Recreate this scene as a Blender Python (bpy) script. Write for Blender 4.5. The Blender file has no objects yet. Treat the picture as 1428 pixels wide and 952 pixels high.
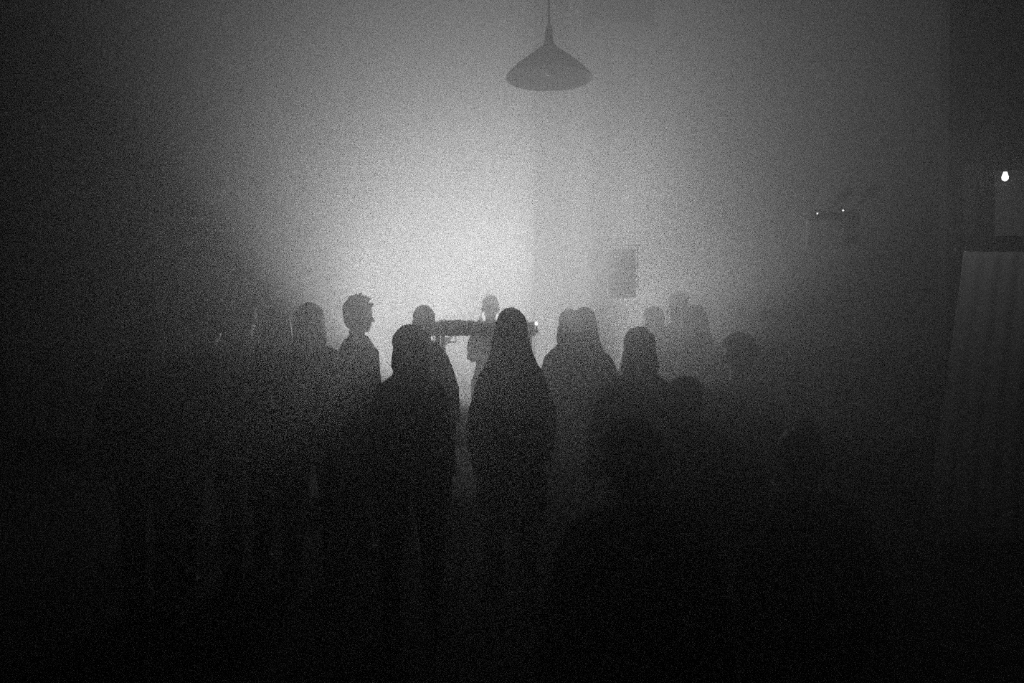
import bpy, bmesh, math, random
from mathutils import Vector, Matrix, noise

S = bpy.context.scene
C = S.collection
PI = math.pi
F_PX = 1110.0          # focal length in pixels of the 1428-wide frame
CAM_Z = 1.68
HORIZON = 445.0        # pixel row of the horizon

# ------------------------------------------------------------------ camera
cam = bpy.data.cameras.new('camera')
cam.sensor_width = 36.0
cam.lens = 36.0 * F_PX / 1428.0
cam.dof.use_dof = True
cam.dof.focus_distance = 5.6
cam.dof.aperture_fstop = 1.3
cam.clip_start = 0.05
cam_o = bpy.data.objects.new('camera', cam)
C.objects.link(cam_o)
cam_o.location = (0, 0, CAM_Z)
cam_o.rotation_euler = (PI/2 - math.atan((476.0-HORIZON)/F_PX), 0, 0)
S.camera = cam_o

# ------------------------------------------------------------------ world, exposure
w = bpy.data.worlds.new('world'); S.world = w
w.use_nodes = True
w.node_tree.nodes['Background'].inputs[0].default_value = (0, 0, 0, 1)
w.node_tree.nodes['Background'].inputs[1].default_value = 0.0
S.view_settings.view_transform = 'Standard'
S.view_settings.look = 'None'
S.view_settings.gamma = 1.0
S.view_settings.use_curve_mapping = False
S.view_settings.exposure = 0.0
S.cycles.max_bounces = 6
S.cycles.diffuse_bounces = 2
S.cycles.glossy_bounces = 1
S.cycles.volume_bounces = 3
S.cycles.use_adaptive_sampling = False
S.cycles.use_denoising = False
S.cycles.sample_clamp_direct = 3.0
S.cycles.sample_clamp_indirect = 0.35

# light levels (watts) and haze
FLOOD_W = 16.0
# column and row of the photo, depth, share of the power, size, what it is
WALL_K = 7.2  # power share of the added lamps that light the back wall
WALL_SPREAD = 116.0
FLOODS = [(497, 482, 8.5, .7, .10, 'added stage lamp on a stand hidden behind the spiky-haired figure, leftmost of the row'),  # first and last of the row are added to widen the glow
          (590, 470, 8.5, 1.0, .10, 'stage lamp on a stand hidden behind the nearest left figure'),
          (619, 458, 8.15, .8, .10, 'stage lamp on a stand behind the open left end of the console'),
          (684, 440, 8.8, 1.6, .10, 'stage lamp on the tallest stand, straight behind the performer'),
          (716, 446, 8.4, 2.0, .10, 'stage lamp on a stand behind the head of the long-haired nearest figure'),
          (806, 448, 8.5, 1.6, .10, 'added stage lamp on a stand behind the close pair, rightmost of the row'),
          (608, 560, 9.0, WALL_K, .11, 'low added lamp brightening the back wall, behind the nearest left figure', 171, 47),  # added low pair, lights the wall for a broad flat glow
          (752, 560, 9.0, WALL_K, .11, 'low added lamp brightening the back wall, behind the long-haired nearest figure', 171, 47)]
HAZE = 0.002  # even background haze, per metre
PLUME = 0.24
PLUME_AT = (0.25, 6.0, 2.9)
PLUME_R = (1.62, 6.5, 3.3)
PLUME_EDGE = 1.7
HAZE_G = 0.78
BULB_W = 1.7           # bare bulb at the right edge
FLOOD_SPREAD, FLOOD_TILT, FLOOD_YAW = 100.0, 30.0, 8.0

# ------------------------------------------------------------------ helpers
def P(px, py, D):
    """point at depth D (metres along y) seen at a pixel of the photograph"""
    return Vector(((px-714.0)/F_PX*D, D, CAM_Z + (HORIZON-py)/F_PX*D))

def mat(name, v, rough=0.8, nscale=None, namp=0.0, bump=0.0, emit=None, metal=0.0, streak=None, spec=0.1):
    m = bpy.data.materials.new(name); m.use_nodes = True
    nt = m.node_tree; b = nt.nodes['Principled BSDF']
    b.inputs['Base Color'].default_value = (v, v, v, 1)
    b.inputs['Roughness'].default_value = rough
    b.inputs['Metallic'].default_value = metal
    if nscale:
        tc = nt.nodes.new('ShaderNodeTexCoord')
        mp = nt.nodes.new('ShaderNodeMapping')
        if streak: mp.inputs['Scale'].default_value = streak
        n = nt.nodes.new('ShaderNodeTexNoise'); n.inputs['Scale'].default_value = nscale
        n.inputs['Detail'].default_value = 4
        r = nt.nodes.new('ShaderNodeMapRange')
        r.inputs['To Min'].default_value = max(0.0, v-namp); r.inputs['To Max'].default_value = v+namp
        nt.links.new(tc.outputs['Object'], mp.inputs['Vector'])
        nt.links.new(mp.outputs['Vector'], n.inputs['Vector'])
        nt.links.new(n.outputs['Fac'], r.inputs['Value'])
        nt.links.new(r.outputs['Result'], b.inputs['Base Color'])
        if bump:
            bp = nt.nodes.new('ShaderNodeBump'); bp.inputs['Strength'].default_value = bump
            bp.inputs['Distance'].default_value = 0.01
            nt.links.new(n.outputs['Fac'], bp.inputs['Height'])
            nt.links.new(bp.outputs['Normal'], b.inputs['Normal'])
    b.inputs['Specular IOR Level'].default_value = spec
    if emit:
        b.inputs['Emission Color'].default_value = (1, 1, 1, 1)
        b.inputs['Emission Strength'].default_value = emit
    return m

M = dict(
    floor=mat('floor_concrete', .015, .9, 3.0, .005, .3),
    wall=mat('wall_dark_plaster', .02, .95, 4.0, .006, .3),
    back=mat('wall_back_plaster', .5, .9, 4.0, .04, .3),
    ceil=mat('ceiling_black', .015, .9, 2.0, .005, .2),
    pillar=mat('pillar_paint', .10, .8, 8.0, .03, .2),
    skin=mat('skin', .20, .55, 20.0, .03, .1),
    hair=mat('hair', .03, .6, 60.0, .015, .6, streak=(1, 1, .08)),
    hair2=mat('brown_hair', .06, .6, 60.0, .03, .6, streak=(1, 1, .08)),
    black=mat('black_cloth', .025, .9, 90.0, .01, .4),
    dark=mat('dark_cloth', .05, .9, 70.0, .015, .4),
    grey=mat('grey_cloth', .11, .9, 70.0, .03, .4),
    denim=mat('dark_denim', .06, .9, 200.0, .03, .5),
    shoe=mat('shoe_leather', .03, .5, 30.0, .01, .2),
    rubber=mat('rubber', .02, .8, 30.0, .008, .1),
    metal=mat('black_metal', .05, .45, 40.0, .01, .05, metal=.6),
    steel=mat('steel', .35, .35, 50.0, .05, .05, metal=.9),
    enamel=mat('lamp_enamel', .03, .8, 20.0, .02, .05),
    wood=mat('black_plywood', .05, .7, 12.0, .02, .2, streak=(1, 12, 1)),
    grille=mat('grille', .03, .6, 300.0, .02, .8),
    lens=mat('flood_lens', .8, .3, emit=2.0),
    lens_low=mat('wash_lens', .8, .3, emit=3.0),
    bulb=mat('small_bulb', .9, .3, emit=14.0),
    bulb_dead=mat('opal_glass', .15, .4, 8.0, .03),
    led=mat('led', .9, .3, emit=5.0),
    curtain=mat('pale_curtain', .48, .95, 30.0, .08, .3, streak=(4, 4, .3)),
    case=mat('pale_case', .45, .6, 20.0, .02, .1),
    frame=mat('painted_frame', .04, .6, 20.0, .01, .1),
)
gl = bpy.data.materials.new('frosted_pane'); gl.use_nodes = True
_b = gl.node_tree.nodes['Principled BSDF']
_b.inputs['Base Color'].default_value = (.6, .6, .6, 1); _b.inputs['Roughness'].default_value = .6
_b.inputs['Transmission Weight'].default_value = .3; _b.inputs['Alpha'].default_value = 1
M['pane'] = gl

def tag(o, label=None, cat=None, group=None, kind=None):
    if label: o['label'] = label
    if cat: o['category'] = cat
    if group: o['group'] = group
    if kind: o['kind'] = kind
    return o

def thing(name, label, cat, loc=(0, 0, 0), rz=0.0, group=None):
    o = bpy.data.objects.new(name, None); C.objects.link(o)
    o.empty_display_size = .1
    o.location = loc; o.rotation_euler = (0, 0, rz)
    return tag(o, label, cat, group)

def obj(name, bm, m, parent=None, smooth=False):
    me = bpy.data.meshes.new(name)
    bmesh.ops.recalc_face_normals(bm, faces=bm.faces)
    bm.to_mesh(me); bm.free()
    me.materials.append(m)
    if smooth:
        for p in me.polygons: p.use_smooth = True
    o = bpy.data.objects.new(name, me); C.objects.link(o)
    if parent: o.parent = parent
    return o

def box(bm, c, s, rot=None, bev=0.0):
    r = bmesh.ops.create_cube(bm, size=1.0)
    vs = r['verts']
    bmesh.ops.scale(bm, vec=Vector(s), verts=vs)
    if bev:
        es = list({e for v in vs for e in v.link_edges})
        g = bmesh.ops.bevel(bm, geom=es, offset=bev, segments=2, profile=.6, affect='EDGES')
        vs = list({v for f in g['faces'] for v in f.verts} | {v for v in vs if v.is_valid})
    if rot is not None: bmesh.ops.rotate(bm, cent=(0, 0, 0), matrix=rot, verts=vs)
    bmesh.ops.translate(bm, vec=Vector(c), verts=vs)
    return vs

def tube(bm, pts, radii, seg=12, cap='round', up=None):
    """a closed loft through pts; each radius is r or (across, deep). up: fixed 'deep' axis"""
    pts = [Vector(p) for p in pts]
    radii = [r if isinstance(r, tuple) else (r, r) for r in radii]
    if cap == 'round':      # rounded ends
        def end(p, q, r):
            d = (p-q).normalized(); rm = min(r)
            return [(p + d*rm*.5, (r[0]*.86, r[1]*.86)), (p + d*rm*.87, (r[0]*.5, r[1]*.5)), (p + d*rm*.98, (r[0]*.15, r[1]*.15))]
        a = end(pts[0], pts[1], radii[0]); b = end(pts[-1], pts[-2], radii[-1])
        pts2 = [x[0] for x in reversed(a)] + pts + [x[0] for x in b]
        rad2 = [x[1] for x in reversed(a)] + radii + [x[1] for x in b]
        pts, radii = pts2, rad2
    n = len(pts); rings = []
    ref = Vector(up) if up else None
    if ref is None:
        d = (pts[-1]-pts[0]).normalized()
        ref = Vector((0, 1, 0)) if abs(d.y) < .9 else Vector((0, 0, 1))
    for i in range(n):
        t = (pts[min(i+1, n-1)] - pts[max(i-1, 0)])
        t = t.normalized() if t.length > 1e-7 else Vector((0, 0, 1))
        y = ref - t*ref.dot(t)
        y = y.normalized() if y.length > 1e-5 else Vector((1, 0, 0))
        x = y.cross(t)
        ring = [bm.verts.new(pts[i] + x*math.cos(2*PI*k/seg)*radii[i][0] + y*math.sin(2*PI*k/seg)*radii[i][1]) for k in range(seg)]
        rings.append(ring)
    for a, b in zip(rings, rings[1:]):
        for k in range(seg):
            bm.faces.new((a[k], a[(k+1) % seg], b[(k+1) % seg], b[k]))
    bm.faces.new(rings[0][::-1]); bm.faces.new(rings[-1])

def ell(bm, c, r, seg=16, rot=None):
    g = bmesh.ops.create_uvsphere(bm, u_segments=seg, v_segments=seg//2+2, radius=1.0)
    vs = g['verts']
    bmesh.ops.scale(bm, vec=Vector(r), verts=vs)
    if rot is not None: bmesh.ops.rotate(bm, cent=(0, 0, 0), matrix=rot, verts=vs)
    bmesh.ops.translate(bm, vec=Vector(c), verts=vs)

def lathe(bm, prof, c=(0, 0, 0), seg=32, closed=False):
    """prof: (r, z) list turned about the z axis through c"""
    rings = []
    for r, z in prof:
        rings.append([bm.verts.new((c[0]+r*math.cos(2*PI*k/seg), c[1]+r*math.sin(2*PI*k/seg), c[2]+z)) for k in range(seg)])
    pairs = list(zip(rings, rings[1:])) + ([(rings[-1], rings[0])] if closed else [])
    for a, b in pairs:
        for k in range(seg):
            bm.faces.new((a[k], a[(k+1) % seg], b[(k+1) % seg], b[k]))
    if not closed:
        bm.faces.new(rings[0][::-1]); bm.faces.new(rings[-1])

def fuse(name, bm, m, parent, voxel=.008, disp=0.0, dscale=9.0, dstretch=(1, 1, 1), seed=0, smooth_n=2):
    """overlapping closed pieces become ONE continuous skin (voxel remesh), then a little relief"""
    me = bpy.data.meshes.new(name+'_raw'); bmesh.ops.recalc_face_normals(bm, faces=bm.faces)
    bm.to_mesh(me); bm.free()
    t = bpy.data.objects.new('tmp', me); C.objects.link(t)
    r = t.modifiers.new('r', 'REMESH'); r.mode = 'VOXEL'; r.voxel_size = voxel; r.use_smooth_shade = True
    s = t.modifiers.new('s', 'SMOOTH'); s.iterations = smooth_n; s.factor = .5
    dg = bpy.context.evaluated_depsgraph_get()
    out = bpy.data.meshes.new_from_object(t.evaluated_get(dg), depsgraph=dg)
    bpy.data.objects.remove(t); bpy.data.meshes.remove(me)
    out.name = name
    out.materials.clear(); out.materials.append(m)
    if disp:
        off = Vector((seed*3.1, seed*1.7, seed*.9)); st = Vector(dstretch)
        ns = [v.normal.copy() for v in out.vertices]
        for v, nn in zip(out.vertices, ns):
            q = Vector((v.co.x*st.x, v.co.y*st.y, v.co.z*st.z))*dscale + off
            v.co += nn*disp*(noise.noise(q) + .5*noise.noise(q*2.3))
    for p in out.polygons: p.use_smooth = True
    o = bpy.data.objects.new(name, out); C.objects.link(o); o.parent = parent
    return o

# ------------------------------------------------------------------ the setting
X0, X1, Y0, Y1, ZC = -6.6, 7.0, -1.5, 10.4, 6.6
def slab(name, lo, hi, m):
    bm = bmesh.new()
    c = [(a+b)/2 for a, b in zip(lo, hi)]; s = [b-a for a, b in zip(lo, hi)]
    box(bm, c, s)
    return tag(obj(name, bm, m), kind='structure')
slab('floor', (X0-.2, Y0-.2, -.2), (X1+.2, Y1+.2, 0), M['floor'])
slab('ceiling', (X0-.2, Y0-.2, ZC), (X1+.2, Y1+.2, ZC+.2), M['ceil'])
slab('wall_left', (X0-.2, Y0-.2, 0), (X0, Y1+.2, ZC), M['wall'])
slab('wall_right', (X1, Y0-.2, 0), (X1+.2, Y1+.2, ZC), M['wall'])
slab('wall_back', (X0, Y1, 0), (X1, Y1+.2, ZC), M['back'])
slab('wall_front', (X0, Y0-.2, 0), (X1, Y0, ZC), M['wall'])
slab('baseboard_back', (X0, Y1-.02, 0), (X1, Y1, .12), M['frame'])
slab('baseboard_left', (X0, Y0, 0), (X0+.02, Y1-.02, .12), M['frame'])

# square pillar behind the console, its left edge at column 745 of the photo
a, b = P(746, 0, 9.45).x, P(792, 0, 9.45).x
bm = bmesh.new(); box(bm, ((a+b)/2, 9.45+(b-a)/2, ZC/2), (b-a, b-a, ZC), bev=.008)
box(bm, ((a+b)/2, 9.45+(b-a)/2, ZC-.1), (b-a+.10, b-a+.10, .2), bev=.01)
box(bm, ((a+b)/2, 9.45+(b-a)/2, .1), (b-a+.06, b-a+.06, .2), bev=.01)
tag(obj('pillar', bm, M['pillar']), kind='structure')

# low stage
bm = bmesh.new(); box(bm, (-.50, 7.92, .1), (2.8, 2.64, .2), bev=.01)
for k in range(5): box(bm, (-.50, 6.593, .03+k*.035), (2.76, .012, .012))
tag(obj('stage_platform', bm, M['wood']), 'low black stage platform under the console and the lit performer', 'stage')

# ------------------------------------------------------------------ right hand partition with doorway
YD = 5.9
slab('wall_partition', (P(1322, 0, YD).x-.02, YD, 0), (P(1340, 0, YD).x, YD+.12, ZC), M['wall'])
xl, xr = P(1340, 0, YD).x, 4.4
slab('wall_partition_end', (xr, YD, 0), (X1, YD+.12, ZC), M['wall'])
slab('trim_1', (xl, YD, 2.85), (xr, YD+.12, ZC), M['wall'])
zb = P(0, 350, YD).z
dr = thing('door_1', None, None, (0, 0, 0)); del_keys = [dr.pop(k) for k in ('label', 'category') if k in dr]
tag(dr, kind='structure')
bm = bmesh.new()
box(bm, (xl+.05, YD+.06, zb/2), (.10, .14, zb), bev=.006)
box(bm, (xr-.05, YD+.06, zb/2), (.10, .14, zb), bev=.006)
box(bm, ((xl+xr)/2, YD+.06, zb+.05), (xr-xl, .16, .12), bev=.006)
obj('door_frame', bm, M['frame'], dr)
wn = thing('window_1', None, None, (0, 0, 0)); tag(wn, kind='structure')
xw = P(1360, 0, YD).x; xw2 = P(1386, 0, YD).x
bm = bmesh.new()
box(bm, ((xw+xw2)/2, YD+.06, (zb+.11+2.85)/2), (xw2-xw, .10, 2.85-zb-.11), bev=.006)
box(bm, ((xw2+xr)/2, YD+.06, 2.82), (xr-xw2, .10, .06), bev=.006)
box(bm, (xr-.05, YD+.06, (zb+.11+2.85)/2), (.10, .10, 2.85-zb-.11), bev=.006)
box(bm, ((xw2+xr)/2+.1, YD+.06, (zb+.11+2.79)/2), (.03, .06, 2.79-zb-.11), bev=.004)
obj('window_frame', bm, M['frame'], wn)
bm = bmesh.new(); box(bm, ((xw2+xr-.1)/2, YD+.07, (zb+.11+2.79)/2), (xr-.1-xw2, .008, 2.79-zb-.11))
obj('pane', bm, M['pane'], wn)
# pale side strip left of the pane
slab('trim_2', (xl, YD+.03, zb+.11), (xw, YD+.09, 2.85), M['pillar'])

# curtain in the doorway, flaring to the left towards its hem
def curtain():
    bm = bmesh.new(); nu, nv = 90, 40
    g = [[None]*(nu+1) for _ in range(nv+1)]
    y = YD-.16
    for j in range(nv+1):
        v = j/nv; z = zb-.02 - v*(zb-.06)
        xa = P(1346, 0, y).x - .02 - .28*v**1.1
        xb = P(1432, 0, y).x + .35
        for i in range(nu+1):
            u = i/nu
            amp = .007+.012*v
            g[j][i] = bm.verts.new((xa+(xb-xa)*u, y + amp*math.sin(u*PI*13+1.3*math.sin(v*3)) - .04*v, z))
    for j in range(nv):
        for i in range(nu): bm.faces.new((g[j][i], g[j][i+1], g[j+1][i+1], g[j+1][i]))
    c = thing('curtain', 'pale floor-length curtain hanging in the doorway at the right edge', 'curtain')
    o = obj('cloth', bm, M['curtain'], c, True)
    md = o.modifiers.new('solid', 'SOLIDIFY'); md.thickness = .004
    bm = bmesh.new(); tube(bm, [(P(1340, 0, y).x-.05, y, zb+.0), (xr-.02, y, zb+.0)], [.012, .012], cap='flat')
    obj('rail', bm, M['metal'], c)
    for k in range(9):
        bm = bmesh.new(); x = P(1346, 0, y).x + k*.115
        lathe(bm, [(.016, -.004), (.020, -.004), (.020, .004), (.016, .004)], (0, 0, 0), 16, True)
        bmesh.ops.rotate(bm, cent=(0, 0, 0), matrix=Matrix.Rotation(PI/2, 3, 'Y'), verts=bm.verts)
        bmesh.ops.translate(bm, vec=(x, y, zb-.002), verts=bm.verts)
        obj('ring', bm, M['steel'], c)
curtain()

# bare bulb hanging in front of the pane
p = P(1398, 247, 5.1)
wl = thing('hanging_bulb', 'small bright bare bulb hanging on a cord, far right edge', 'lamp', p)
bm = bmesh.new(); tube(bm, [(0, 0, .10), (0, 0, ZC-p.z)], [.003, .003], 8, 'flat'); obj('cord', bm, M['rubber'], wl)
bm = bmesh.new(); lathe(bm, [(.006, .11), (.016, .10), (.017, .035), (.013, .028)], seg=20); obj('socket', bm, M['rubber'], wl, True)
bm = bmesh.new(); lathe(bm, [(.010, .028), (.014, .016), (.020, -.004), (.017, -.020), (.006, -.028)], seg=24)
obj('bulb', bm, M['bulb'], wl, True)
bl = bpy.data.lights.new('hanging_bulb_light', 'POINT'); bl.energy = BULB_W; bl.shadow_soft_size = .014
blo = bpy.data.objects.new('hanging_bulb_light', bl); C.objects.link(blo); blo.parent = wl; blo.location = (-.004, -.012, -.040)

# twin emergency light on the back right
YE = Y1-.19; p = P(1156, 296, YE)
em = thing('emergency_light', 'pale wall box with two tiny lit lamps, high on the right of back wall', 'light', (p.x, YE, 0))
bm = bmesh.new(); box(bm, (0, .15, p.z-.28), (.50, .07, .40), bev=.015); obj('battery_case', bm, M['case'], em)
for sx, dz in ((-.164, -.02), (.164, .02)):
    bm = bmesh.new(); lathe(bm, [(.02, .05), (.05, .03), (.058, 0), (.050, -.005)], seg=24)
    bmesh.ops.rotate(bm, cent=(0, 0, 0), matrix=Matrix.Rotation(PI/2, 3, 'X'), verts=bm.verts)
    bmesh.ops.rotate(bm, cent=(0, 0, 0), matrix=Matrix.Rotation(PI, 3, 'Z'), verts=bm.verts)
    for v in bm.verts: v.co.y = -v.co.y
    bmesh.ops.translate(bm, vec=(sx, .06, p.z+dz), verts=bm.verts)
    h = obj('lamp_head', bm, M['metal'], em, True)
    bm = bmesh.new(); ell(bm, (sx, .0, p.z+dz), (.009, .007, .009)); obj('bulb', bm, M['bulb'], h, True)
    bm = bmesh.new(); tube(bm, [(sx, .07, p.z+dz-.03), (sx, .14, p.z-.10)], [.012, .012]); obj('neck', bm, M['metal'], em)

# ------------------------------------------------------------------ pendant lamp
p = P(765, 101, 4.6)
pl = thing('pendant_lamp', 'wide conical enamel pendant lamp hanging unlit above the crowd', 'lamp', p)
R_ = 60/F_PX*4.6
prof = [(.026, .165), (.034, .145), (.06, .120), (.12, .075), (.19, .020), (R_-.01, -.030), (R_, -.042),
        (R_-.002, -.050), (R_-.012, -.038), (.185, .010), (.115, .065), (.055, .108), (.02, .115)]
bm = bmesh.new(); lathe(bm, prof, seg=64); obj('lamp_shade', bm, M['enamel'], pl, True)
bm = bmesh.new(); lathe(bm, [(.008, .26), (.016, .25), (.022, .225), (.024, .165), (.03, .155)], seg=24); obj('lamp_cap', bm, M['metal'], pl, True)
bm = bmesh.new(); lathe(bm, [(.014, .105), (.016, .07), (.034, .03), (.036, .005), (.022, -.022), (.006, -.03)], seg=24); obj('bulb', bm, M['bulb_dead'], pl, True)
bm = bmesh.new(); tube(bm, [(0, 0, .24), (0, 0, ZC-p.z-.03)], [.006, .006], cap='flat'); obj('cord', bm, M['rubber'], pl)
bm = bmesh.new(); lathe(bm, [(.012, -.05), (.05, -.03), (.055, 0)], (0, 0, ZC-p.z), 24); obj('ceiling_rose', bm, M['metal'], pl)

# dim projector shape up under the ceiling
p = P(860, 20, 6.9)
pj = thing('projector', 'dark blurred projector box hung from the ceiling right of the pendant lamp', 'projector', p, .25)
bm = bmesh.new(); box(bm, (0, 0, 0), (.54, .36, .33), bev=.03); obj('housing', bm, M['rubber'], pj)
bm = bmesh.new(); tube(bm, [(.07, .15, 0), (.07, .20, 0)], [.045, .04], 24, 'flat'); obj('lens_barrel', bm, M['rubber'], pj)
bm = bmesh.new(); tube(bm, [(0, 0, .06), (0, 0, ZC-p.z)], [.018, .018], cap='flat'); box(bm, (0, 0, .075), (.16, .16, .02), bev=.003); obj('mount_pole', bm, M['metal'], pj)

# ------------------------------------------------------------------ hanging loudspeaker
p = P(867, 382, 6.0)
hw = 22/F_PX*6.0; hh = 33/F_PX*6.0
sp = thing('hanging_loudspeaker', 'boxy black loudspeaker hanging on a pole above the right of the crowd', 'speaker', p, -.15)
bm = bmesh.new(); box(bm, (0, 0, 0), (2*hw-.03, .24, 2*hh), bev=.012); obj('cabinet', bm, M['metal'], sp)
bm = bmesh.new(); box(bm, (0, -.125, 0), (2*hw-.06, .014, 2*hh-.03), bev=.005); obj('grille', bm, M['grille'], sp)
for sx in (-1, 1):
    bm = bmesh.new(); tube(bm, [(sx*hw*.8, .02, hh+.035), (sx*hw*.8, .02, ZC-p.z)], [.0015, .0015], 6, 'flat'); obj('hanging_wire', bm, M['steel'], sp)
bm = bmesh.new()
box(bm, (0, .02, hh+.035), (2*hw+.02, .04, .008)); box(bm, (hw-.002, .02, 0), (.008, .04, 2*hh*.55)); box(bm, (-hw+.002, .02, 0), (.008, .04, 2*hh*.55))
box(bm, (hw-.002, .02, hh*.6), (.008, .04, hh+.0)); box(bm, (-hw+.002, .02, hh*.6), (.008, .04, hh+.0))
obj('yoke', bm, M['metal'], sp)

# ------------------------------------------------------------------ console on the stage
YC = 6.7
zt, zbm = P(0, 447, YC).z, P(0, 468, YC).z
xa, xb = P(601, 0, YC).x, P(747, 0, YC).x
cs = thing('mixing_console', 'long dark mixing console on tall legs in front of the performer', 'console', ((xa+xb)/2, YC+.3, .2))
L = xb-xa
bm = bmesh.new(); box(bm, (0, 0, zbm-.2+.02), (L, .62, .04), bev=.005); obj('table_top', bm, M['wood'], cs)
bm = bmesh.new(); box(bm, (0, .0, (zbm+.04+zt-.01)/2-.2), (L-.02, .56, zt-zbm-.05), bev=.008); obj('console_case', bm, M['metal'], cs)
for sx in (-1, 1):
    for sy in (-1, 1):
        bm = bmesh.new(); tube(bm, [(sx*(L/2-.05), sy*.26, 0), (sx*(L/2-.05), sy*.26, zbm-.2)], [.02, .02], cap='flat'); obj('leg', bm, M['metal'], cs)
random.seed(4)
for k in range(10):
    bm = bmesh.new(); x = -L/2+.07+k*(L-.14)/9; y = random.uniform(-.2, .2)
    lathe(bm, [(.014, 0), (.014, .012), (.010, .018)], (x, y, zt-.2-.012), 16); obj('knob', bm, M['steel'], cs)
for sx in (-1, 1):
    bm = bmesh.new(); lathe(bm, [(.14, 0), (.145, .004), (.145, .012), (.03, .014), (.028, .02)], (sx*.24, .02, zt-.2-.012), 40); obj('platter', bm, M['rubber'], cs)
# little lit lamp at the right end of the console
p = P(748, 451, YC-.03)
cl = thing('clip_lamp', 'tiny bright clip lamp on the right end of the console', 'lamp', p)
bm = bmesh.new(); ell(bm, (0, 0, 0), (.014, .014, .018)); obj('bulb', bm, M['bulb'], cl, True)
bm = bmesh.new(); tube(bm, [(0, .03, -.06), (.005, .015, -.02), (0, .002, -.014)], [.006]*3); obj('lamp_stem', bm, M['metal'], cl, True)
bm = bmesh.new(); box(bm, (0, .05, -.066), (.03, .06, .03), bev=.004); obj('clip', bm, M['metal'], cl)

# ------------------------------------------------------------------ the stage lamps and the lamps added to spread the glow
def flood(px, py, y, r, power, label, lens, spread, tilt, yaw=0.0, name='flood_lamp', base=0.0):
    p = P(px, py, y)
    t = thing(name, label, 'light', (p.x, p.y, base))
    hz = p.z-base
    R1 = Matrix.Rotation(yaw, 3, 'Z') @ Matrix.Rotation(tilt, 3, 'X')   # beam starts along -y
    A = Matrix.Rotation(PI/2, 3, 'X')
    def put(bm): bmesh.ops.rotate(bm, cent=(0, 0, 0), matrix=R1 @ A, verts=bm.verts); bmesh.ops.translate(bm, vec=(0, 0, hz), verts=bm.verts)
    bm = bmesh.new(); lathe(bm, [(r*.45, -.30), (r*.8, -.22), (r*1.08, -.06), (r*1.1, .0), (r*1.0, .0), (r*.98, -.03), (r*.5, -.03)], seg=40)
    # lathe axis is z; after the turn about x, +z points along -y
    put(bm); obj('housing', bm, M['metal'], t, True)
    bm = bmesh.new(); lathe(bm, [(r*.96, -.025), (r*.97, -.018), (r*.6, -.006), (.01, 0)], seg=40); put(bm); obj('lens', bm, lens, t, True)
    bm = bmesh.new()
    tube(bm, [(-r*1.18, 0.05, hz), (-r*1.18, .05, hz-r*1.4), (r*1.18, .05, hz-r*1.4), (r*1.18, .05, hz)], [.012]*4, 8, 'flat'); obj('yoke', bm, M['metal'], t)
    if hz-r*1.4 > .25:
        bm = bmesh.new(); tube(bm, [(0, .05, .12), (0, .05, hz-r*1.4)], [.018, .015], 12, 'flat'); obj('stand_pole', bm, M['metal'], t)
        for k in range(3):
            an = k*2*PI/3+.5
            bm = bmesh.new(); tube(bm, [(0, .05, .32), (.28*math.cos(an), .05+.28*math.sin(an), .015)], [.011, .011], 8); obj('leg', bm, M['metal'], t)
    else:
        bm = bmesh.new(); box(bm, (0, .05, (hz-r*1.4)/2), (.2, .16, max(.02, hz-r*1.4)), bev=.003); obj('foot', bm, M['metal'], t)
    l = bpy.data.lights.new(name+'_light', 'AREA'); l.shape = 'DISK'; l.size = r*1.9; l.energy = power; l.spread = spread
    lo = bpy.data.objects.new(name+'_light', l); C.objects.link(lo); lo.parent = t
    d = R1 @ Vector((0, -1, 0))
    lo.location = Vector((0, 0, hz)) + d*.03
    lo.rotation_euler = (-d).to_track_quat('Z', 'Y').to_euler()
    return t
for (px, py, y, k, r, label, *aim) in FLOODS:
    yaw, tl = aim if aim else (FLOOD_YAW, FLOOD_TILT)
    flood(px, py, y, r, FLOOD_W*k, label, M['lens'], math.radians(WALL_SPREAD if aim else FLOOD_SPREAD), math.radians(-tl), math.radians(yaw), base=.2)

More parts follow.
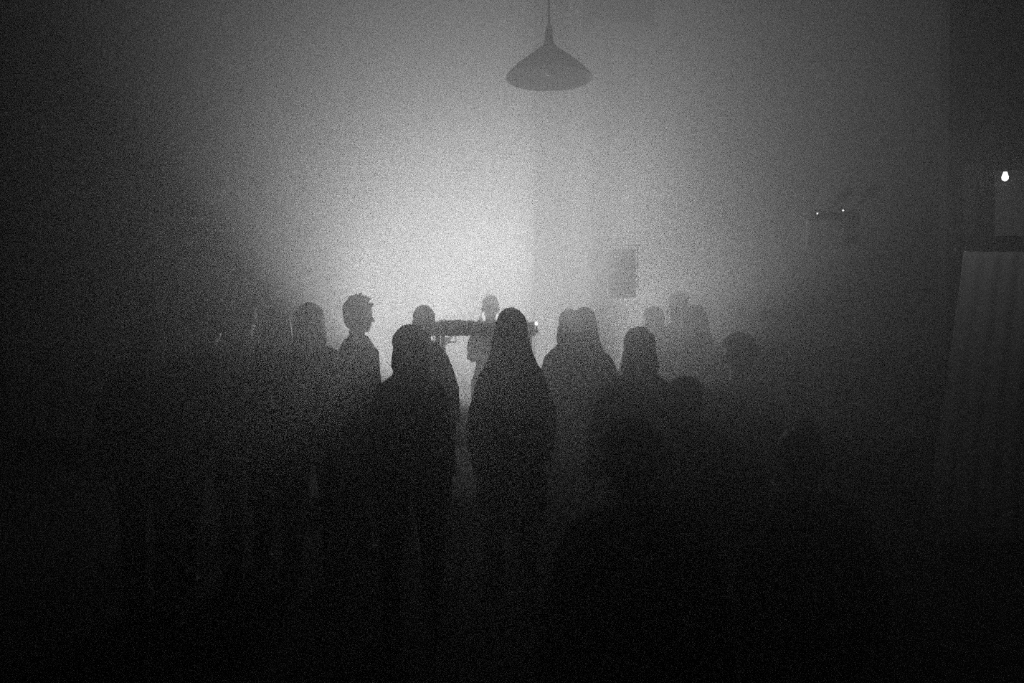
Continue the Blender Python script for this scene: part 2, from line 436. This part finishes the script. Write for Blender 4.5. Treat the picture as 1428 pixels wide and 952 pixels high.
# ------------------------------------------------------------------ people
def person(px, top, D, label, H=None, face=0.0, width=1.0, hair='short', coat='jacket', legs='trousers', arms=('down', 'down'),
           lean=0.0, tilt=0.0, crouch=0.0, cm='black', tm='denim', hm='hair', base=0.0, seed=0, headw=1.0, slope=0.0):
    """stands at depth D with the crown at pixel (px, top); faces away from the camera unless face is given"""
    p = P(px, top, D)
    crown = p.z - base
    ex = dict(short=.012, crop=.006, spiky=.035, long=.018, bob=.02, bun=.07, cap=.02, hood=.03, curly=.05)[hair]
    full = (crown-ex)/(1-crouch) if H is None else H
    s = full/1.75
    drop = (full-(crown-ex))/s if crouch else 0.0
    t = thing('person', label, 'person', (p.x, p.y, base), face)
    v = lambda x, y, z: Vector((x*s, y*s, z*s))
    hipz = .93-drop
    kb = math.sqrt(max(0.0, .43**2-((hipz-.08)/2)**2)) if drop else .015
    up = Vector((math.sin(tilt*.5), math.sin(lean), 1))
    def tor(x, y, z):   # a point of the upper body, leaning about the hips
        h = z-.93
        return v(x + up.x*max(0, h)*.0 + math.sin(tilt)*.3*max(0, h), y + math.sin(lean)*max(0, h), hipz + h*math.cos(lean))
    w_ = width
    # --- lay out limbs
    legsj = []
    for sx in (-1, 1):
        st = .03 if sx*(1 if seed % 2 else -1) > 0 else -.02
        hip = v(sx*.092, 0, hipz); ank = v(sx*(.10+.02*(seed % 3)), st-.03, .085)
        mid = (hip+ank)/2; knee = mid + v(sx*.01, kb+.01, .01)
        legsj.append((hip, knee, ank))
    armsj = []
    for sx, mode in zip((-1, 1), arms):
        sh = tor(sx*(.172-.02*slope)*w_, 0, 1.40-.045*slope)
        f = {'down': ((.245, -.01, 1.13), (.262, .05, .89)),
             'loose': ((.275, -.05, 1.15), (.31, .04, .92)),
             'hip': ((.36, -.06, 1.20), (.20, .02, 1.04)),
             'pocket': ((.275, -.07, 1.16), (.20, .08, .98)),
             'front': ((.23, .05, 1.15), (.13, .25, 1.17)),
             'chest': ((.235, .08, 1.17), (.06, .22, 1.30)),
             'hold': ((.24, .03, 1.15), (.22, .27, 1.24)),
             'desk': ((.27, .10, 1.29), (.20, .27, 1.56))}[mode]
        el = tor(sx*f[0][0]*w_, f[0][1], f[0][2]); wr = tor(sx*f[1][0]*w_, f[1][1], f[1][2])
        armsj.append((sh, el, wr, mode, sx))
    neck0 = tor(0, -.01, 1.45); hc = tor(0, .02, 1.635) + v(math.sin(tilt)*.06, 0, 0)
    R = Matrix.Rotation(-lean*.6, 3, 'X') @ Matrix.Rotation(tilt, 3, 'Y')
    hd = lambda x, y, z: hc + R @ v(x*headw, y, z)
    # --- the body, one surface
    bm = bmesh.new()
    Y = (0, 1, 0)
    tube(bm, [tor(0, 0, .86), tor(0, 0, .95), tor(0, .005, 1.08), tor(0, .01, 1.2), tor(0, .01, 1.32), tor(0, -.005, 1.41), tor(0, -.01, 1.46)],
         [(.13*s, .10*s), (.165*s, .115*s), (.135*s, .095*s), (.15*s*w_, .11*s), (.160*s*w_, .115*s), (.125*s*w_, .09*s), (.08*s, .06*s)], 20, up=Y)
    tube(bm, [neck0, tor(0, .005, 1.57)], [.06*s, .052*s], 14, up=Y)
    # skull, jaw and face (local +y is the way the person looks)
    ell(bm, hd(0, -.012, .025), (.078*s*headw, .095*s, .098*s), 24, R)
    ell(bm, hd(0, .018, -.035), (.062*s*headw, .070*s, .075*s), 20, R)
    ell(bm, hd(0, .055, -.088), (.026*s, .026*s, .022*s), 12, R)
    tube(bm, [hd(0, .078, .015), hd(0, .100, -.015), hd(0, .110, -.030)], [.008*s, .011*s, .013*s], 10)
    tube(bm, [hd(-.045, .068, .028), hd(0, .088, .030), hd(.045, .068, .028)], [.009*s, .011*s, .009*s], 10)
    for z_ in (-.055, -.066): tube(bm, [hd(-.022, .078, z_), hd(0, .090, z_), hd(.022, .078, z_)], [.004*s, .0075*s, .004*s], 8)
    for sx in (-1, 1):
        ell(bm, hd(sx*.031, .070, .010), (.015*s, .012*s, .010*s), 12, R)
        ell(bm, hd(sx*.042, .055, -.025), (.022*s, .022*s, .020*s), 12, R)
        ell(bm, hd(sx*.080, -.005, -.005), (.010*s, .018*s, .032*s), 12, R)
    for hip, knee, ank in legsj:
        tube(bm, [hip, hip.lerp(knee, .35), knee, knee.lerp(ank, .3), ank], [.088*s, .078*s, .054*s, .055*s, .036*s], 14, up=Y)
        tube(bm, [ank+v(0, -.04, -.035), ank+v(0, .06, -.045), ank+v(0, .15, -.06)], [.036*s, .038*s, .022*s], 10, up=(0, 0, 1))
    for sh, el, wr, mode, sx in armsj:
        tube(bm, [tor(sx*.045*w_, 0, 1.455), sh, sh.lerp(el, .4), el, el.lerp(wr, .3), wr], [.05*s, .056*s, .047*s, .038*s, .039*s, .026*s], 12)
        # hand: palm, four unequal bent fingers, a thumb off the side
        d = (wr-el).normalized()
        if mode in ('hip', 'pocket'): d = (d + Vector((-sx*.2, .5, -.8))).normalized()
        side = Vector((0, 1, 0)) if abs(d.z) > .6 else Vector((-sx, 0, .2))
        side = (side - d*side.dot(d)).normalized()
        inn = d.cross(side); inn = inn if inn.dot(Vector((-sx, 0, -.3))) > 0 else -inn
        pm = wr + d*.055*s
        tube(bm, [wr - d*.01*s, wr+d*.03*s, wr+d*.085*s], [(.022*s, .026*s), (.018*s, .038*s), (.014*s, .040*s)], 12, up=tuple(side))
        bend = .9 if mode in ('hold', 'chest') else .35
        for k, (off, ln) in enumerate(((.029, .072), (.010, .080), (-.010, .074), (-.029, .058))):
            a0 = wr + d*.088*s + side*off*s
            a1 = a0 + (d + inn*bend*.4).normalized()*ln*.42*s
            a2 = a1 + (d + inn*bend*1.3).normalized()*ln*.33*s
            a3 = a2 + (d*.7 + inn*bend*2.0).normalized()*ln*.25*s
            tube(bm, [a0, a1, a2, a3], [.0092*s, .0085*s, .0078*s, .0068*s], 8)
        b0 = wr + d*.03*s + side*.026*s
        b1 = b0 + (d*.5 + side*.8 + inn*.3).normalized()*.038*s
        b2 = b1 + (d*.9 + side*.35 + inn*.4).normalized()*.032*s
        tube(bm, [b0, b1, b2], [.012*s, .010*s, .008*s], 8)
    fuse('body', bm, M['skin'], t, .0075, smooth_n=1)
    # --- coat
    g = .016*s
    bm = bmesh.new()
    if coat in ('jacket', 'hoodie', 'shirt'):
        hem = .84 if coat != 'shirt' else .87
        e = dict(jacket=.030, hoodie=.036, shirt=.018)[coat]*s
        tube(bm, [tor(0, 0, hem), tor(0, 0, .95), tor(0, 0, 1.08), tor(0, .0, 1.22), tor(0, .005, 1.34), tor(0, -.005, 1.43), tor(0, -.01, 1.49)],
             [(.165*s+e, .115*s+e), (.165*s+e, .118*s+e), (.148*s*w_+e, .105*s+e), (.158*s*w_+e, .115*s+e), (.160*s*w_+e, .118*s+e), (.108*s*w_+e, .085*s+e), (.062*s+e*.6, .056*s+e*.6)], 24, 'flat', up=Y)
    elif coat in ('coat', 'dress', 'shawl'):
        e = .03*s; hem = .42 if coat == 'coat' else .50
        h2 = hem if not crouch else max(.3, hem-drop)
        fl = .24 if coat == 'dress' else .22
        pts = [v(0, .02, h2), v(0, .01, (h2+hipz)/2), tor(0, 0, .95), tor(0, 0, 1.08), tor(0, .0, 1.22), tor(0, .005, 1.34), tor(0, -.005, 1.43), tor(0, -.01, 1.49)]
        rr = [(fl*s, .19*s), (.205*s, .16*s), (.165*s+e, .118*s+e), (.145*s*w_+e, .105*s+e), (.158*s*w_+e, .115*s+e), (.160*s*w_+e, .118*s+e), (.108*s*w_+e, .085*s+e), (.064*s+e*.5, .058*s+e*.5)]
        tube(bm, pts, rr, 24, 'flat', up=Y)
    for sh, el, wr, mode, sx in armsj:
        cuff = el.lerp(wr, .93)
        ge = dict(shirt=.008).get(coat, .016)*s
        if coat == 'shirt': pts = [tor(sx*.045*w_, 0, 1.455), sh, sh.lerp(el, .7)]; rr = [.048*s+ge, .060*s+ge, .056*s+ge]
        else: pts = [tor(sx*.045*w_, 0, 1.455), sh, sh.lerp(el, .4), el, el.lerp(wr, .4), cuff]; rr = [.048*s+ge, .058*s+ge, .052*s+ge, .045*s+ge, .042*s+ge, .033*s+ge]
        tube(bm, pts, rr, 14, 'flat')
    if coat == 'hoodie' and hair != 'hood': ell(bm, tor(0, -.10, 1.47), (.13*s, .06*s, .07*s), 16)
    if coat == 'shawl':
        tube(bm, [tor(0, -.01, 1.12), tor(0, -.01, 1.27), tor(0, -.01, 1.39), tor(0, -.01, 1.49), tor(0, -.005, 1.55)],
             [(.240*s, .16*s), (.230*s, .155*s), (.185*s, .135*s), (.125*s, .10*s), (.08*s, .078*s)], 24, 'flat', up=Y)
    nm = dict(jacket='jacket', hoodie='hoodie', shirt='shirt', coat='coat', dress='dress', shawl='shawl_coat')[coat]
    fuse(nm, bm, M[cm], t, .011, .012*s, 7.0, (1, 1, .6), seed+1)
    # --- legs and shoes
    if legs == 'trousers':
        bm = bmesh.new()
        tube(bm, [v(0, 0, hipz-.10), v(0, 0, hipz-.02), v(0, 0, hipz+.11)], [(.15*s, .115*s), (.172*s, .125*s), (.155*s, .112*s)], 20, 'flat', up=Y)
        for hip, knee, ank in legsj:
            tube(bm, [hip+v(0, 0, .02), hip.lerp(knee, .35), knee, knee.lerp(ank, .4), ank+v(0, 0, -.02)], [(q_+(.014 if drop else 0))*s for q_ in (.098, .090, .070, .066, .060)], 16, 'flat', up=Y)
        fuse('trousers', bm, M[tm], t, .011, .010*s, 9.0, (1, 1, .7), seed+5)
    for hip, knee, ank in legsj:
        bm = bmesh.new()
        tube(bm, [ank+v(0, -.055, -.040), ank+v(0, 0, -.03), ank+v(0, .08, -.043), ank+v(0, .165, -.055)],
             [(.036*s, .038*s), (.042*s, .050*s), (.047*s, .036*s), (.034*s, .022*s)], 14, up=(0, 0, 1))
        tube(bm, [ank+v(0, -.01, -.04), ank+v(0, -.012, .03)], [.047*s, .045*s], 14, 'flat')
        for q in bm.verts: q.co.z = max(q.co.z, .003)
        obj('shoe', bm, M['shoe'], t, True)
    # --- hair
    bm = bmesh.new()
    rnd = random.Random(seed*7+3)
    hmat = M[hm]
    if hair in ('short', 'crop', 'spiky', 'bun', 'curly'):
        k = .010 if hair != 'crop' else .005
        ell(bm, hd(0, -.020, .040), ((.080+k)*s*headw, (.092+k)*s, (.085+k)*s), 24, R)
        ell(bm, hd(0, -.055, -.015), ((.068+k)*s*headw, (.050+k)*s, (.075)*s), 20, R)
        if hair == 'short': tube(bm, [hd(-.05, .05, .098), hd(.01, .07, .105), hd(.05, .055, .095)], [.018*s, .024*s, .018*s], 10)
        if hair == 'spiky':
            for _ in range(46):
                a = rnd.uniform(0, 2*PI); e_ = rnd.uniform(.15, 1.5)
                dr_ = Vector((math.cos(a)*math.cos(e_), math.sin(a)*math.cos(e_), math.sin(e_)))
                b_ = Vector((dr_.x*.080, -.02+dr_.y*.09, .040+dr_.z*.085)); tip = b_ + dr_*rnd.uniform(.008, .024)*(1.6 if dr_.x > .1 else 1) + Vector((.010, .005, .010))
                tube(bm, [hd(*b_), hd(*tip)], [.016*s, .007*s], 6)
        if hair == 'bun': ell(bm, hd(0, -.07, .125), (.045*s, .045*s, .042*s), 16, R)
        if hair == 'curly':
            for _ in range(70):
                a = rnd.uniform(0, 2*PI); e_ = rnd.uniform(-.5, 1.5)
                if e_ < .3 and math.sin(a) > .1: continue
                dr_ = Vector((math.cos(a)*math.cos(e_), math.sin(a)*math.cos(e_), math.sin(e_)))
                ell(bm, hd(dr_.x*.095, -.025+dr_.y*.10, .035+dr_.z*.10), (.026*s,)*3, 8)
        fuse('hair', bm, hmat, t, .007, .006*s, 22, (1, 1, .5), seed+9)
    elif hair in ('long', 'bob'):
        ell(bm, hd(0, -.020, .040), (.091*s*headw, .103*s, .096*s), 24, R)
        if hair == 'bob':
            tube(bm, [hd(0, -.030, .05), hd(0, -.035, -.03), hd(0, -.035, -.10), hd(0, -.035, -.135)],
                 [(.090*s, .085*s), (.100*s, .085*s), (.108*s, .078*s), (.098*s, .065*s)], 22, up=Y)
        else:
            tube(bm, [hd(0, -.030, .05), hd(0, -.045, -.04), hd(0, -.06, -.13), hd(0, -.085, -.21), hd(0, -.11, -.30), hd(0, -.12, -.40)],
                 [(.092*s*headw, .085*s), (.103*s*headw, .080*s), (.126*s*headw, .072*s), (.155*s, .062*s), (.160*s, .050*s), (.12*s, .03*s)], 22, up=Y)
        fuse('hair', bm, hmat, t, .008, .010*s, 18, (1, 1, .15), seed+9)
    elif hair == 'hood':
        ell(bm, hd(0, -.020, .035), (.100*s, .115*s, .112*s), 24, R)
        tube(bm, [hd(0, -.02, .03), hd(0, -.025, -.06), hd(0, -.03, -.15), hd(0, -.03, -.22)], [(.099*s, .10*s), (.098*s, .095*s), (.115*s, .10*s), (.15*s, .11*s)], 22, up=Y)
        fuse('hood', bm, M[cm], t, .009, .010*s, 12, (1, 1, .6), seed+9)
    elif hair == 'cap':
        ell(bm, hd(0, -.02, -.01), (.084*s, .094*s, .075*s), 20, R); ell(bm, hd(0, -.055, -.03), (.07*s, .05*s, .07*s), 16, R)
        fuse('hair', bm, hmat, t, .008, .005*s, 20, (1, 1, .4), seed)
        bm = bmesh.new(); ell(bm, hd(0, -.012, .055), (.090*s, .108*s, .072*s), 24, R)
        tube(bm, [hd(0, .07, .055), hd(0, .155, .040)], [(.075*s, .010*s), (.055*s, .006*s)], 16, up=tuple(R @ Vector((0, 0, 1))))
        fuse('cap', bm, M['dark'], t, .007)
    return t

PEOPLE = [
 # px, top, D, label, options
 (573, 452, 4.2, 'person with full chin-length hair and dark jacket, nearest figure left of the bright gap', dict(hair='bob', coat='jacket', width=.79, headw=1.14, seed=1, slope=.4)),
 (591, 427, 6.0, 'narrow-headed person with broad sloping shoulders, just behind the nearest left figure', dict(hair='crop', coat='jacket', width=.84, cm='dark', seed=2, slope=1)),
 (713, 430, 4.65, 'person with long loose hair over the shoulders, nearest figure right of the bright gap', dict(hair='long', coat='shawl', width=.84, seed=3, slope=1)),
 (795, 430, 6.25, 'person with chin-length hair, left head of the close pair right of centre', dict(hair='bob', coat='jacket', width=.9, seed=4, cm='dark', slope=1)),
 (814, 429, 5.75, 'person with long hair and wide sloping coat, right head of the close pair', dict(hair='long', coat='shawl', width=1.0, seed=5, cm='dark', slope=1)),
 (892, 455, 4.2, 'person with a smooth rounded bob right of the close pair, under the hanging loudspeaker', dict(hair='bob', coat='coat', seed=6, slope=.5)),
 (435, 422, 5.0, 'person with a full bulky head of hair and hoodie, directly left of the tufted-haired figure', dict(hair='bob', coat='hoodie', seed=7, headw=1.05, tilt=-.06)),
 (498, 411, 5.7, 'person with tufted upright hair and narrow shoulders, left of the nearest couple', dict(hair='spiky', coat='jacket', seed=8, cm='dark', width=.88, slope=.6, face=-.85)),
 (387, 431, 5.4, 'person with narrow long hair, left of the bulky-haired hoodie figure', dict(hair='long', coat='coat', seed=9, width=.9, slope=1)),
 (342, 425, 6.5, 'faint short-haired person in the haze, behind and left of the narrow long-haired figure', dict(hair='short', coat='jacket', seed=10, cm='dark')),
 (290, 420, 4.9, 'broad person with curly hair, second clear head from the dark left side', dict(hair='curly', coat='hoodie', seed=11, width=1.1)),
 (205, 447, 4.4, 'barely visible person in the dark at the far left of the crowd', dict(hair='short', coat='jacket', seed=12)),
 (911, 428, 6.4, 'distant person whose small head shows just right of the hanging loudspeaker', dict(hair='short', coat='jacket', seed=13, cm='dark')),
 (944, 408, 7.2, 'tallest distant person, right of the loudspeaker', dict(hair='spiky', coat='hoodie', seed=14, cm='dark')),
 (968, 426, 5.7, 'person with wavy hair in front of the tallest distant figure', dict(hair='long', coat='jacket', seed=15, cm='dark')),
 (1031, 460, 4.3, 'person with a rounded bushy head in the dim right half', dict(hair='curly', coat='jacket', seed=16)),
 (1075, 430, 6.2, 'faint tall person in a cap behind the bushy-headed figure on the right', dict(hair='cap', coat='hoodie', seed=17)),
 (957, 521, 3.6, 'small person low between the bob-haired and bushy-headed figures', dict(hair='cap', coat='hoodie', seed=18, crouch=.08)),
 (892, 575, 2.25, 'large dark crouching person in the foreground right of centre', dict(hair='curly', coat='hoodie', seed=19, crouch=.16, lean=.25)),
 (1138, 575, 2.75, 'dark stooping person in the right foreground with hair tied up', dict(hair='bun', coat='jacket', seed=20, crouch=.18, lean=.2)),
]
for px, top, D, label, kw in PEOPLE:
    person(px, top, D, label, **kw)
# the performer behind the console, facing the camera
person(684, 413, 7.5, 'person facing the crowd behind the console, bare round head against the glow', hair='crop', coat='shirt', cm='grey', face=PI,
       arms=('front', 'front'), width=.84, slope=.6, base=.2, seed=21, tm='dark')

# ------------------------------------------------------------------ haze
bm = bmesh.new(); box(bm, ((X0+X1)/2, (Y0+Y1)/2, ZC/2), (X1-X0+.02, Y1-Y0+.02, ZC+.02))
hz = tag(obj('haze', bm, M['black']), 'pale haze filling the room, thick in the middle and thinned at the sides to darken them', 'haze', kind='stuff')
hm = bpy.data.materials.new('haze'); hm.use_nodes = True; nt = hm.node_tree; nt.nodes.clear()
o_ = nt.nodes.new('ShaderNodeOutputMaterial'); vs = nt.nodes.new('ShaderNodeVolumeScatter')
vs.inputs['Color'].default_value = (1, 1, 1, 1); vs.inputs['Anisotropy'].default_value = HAZE_G
tc = nt.nodes.new('ShaderNodeTexCoord')      # thick from stage to camera, thinned sideways so the frame edges darken
sb = nt.nodes.new('ShaderNodeVectorMath'); sb.operation = 'SUBTRACT'; sb.inputs[1].default_value = PLUME_AT
dv = nt.nodes.new('ShaderNodeVectorMath'); dv.operation = 'DIVIDE'; dv.inputs[1].default_value = PLUME_R
ln = nt.nodes.new('ShaderNodeVectorMath'); ln.operation = 'DOT_PRODUCT'
pw = nt.nodes.new('ShaderNodeMath'); pw.operation = 'POWER'; pw.inputs[1].default_value = PLUME_EDGE
ng = nt.nodes.new('ShaderNodeMath'); ng.operation = 'MULTIPLY'; ng.inputs[1].default_value = -1.0
ex = nt.nodes.new('ShaderNodeMath'); ex.operation = 'EXPONENT'
ma = nt.nodes.new('ShaderNodeMath'); ma.operation = 'MULTIPLY_ADD'; ma.inputs[1].default_value = PLUME; ma.inputs[2].default_value = HAZE
L_ = nt.links.new
L_(tc.outputs['Object'], sb.inputs[0]); L_(sb.outputs[0], dv.inputs[0]); L_(dv.outputs[0], ln.inputs[0]); L_(dv.outputs[0], ln.inputs[1])
L_(ln.outputs['Value'], pw.inputs[0]); L_(pw.outputs[0], ng.inputs[0]); L_(ng.outputs[0], ex.inputs[0]); L_(ex.outputs[0], ma.inputs[0]); L_(ma.outputs[0], vs.inputs['Density'])
nt.links.new(vs.outputs[0], o_.inputs['Volume'])
hz.data.materials.clear(); hz.data.materials.append(hm)
hz.display_type = 'WIRE'
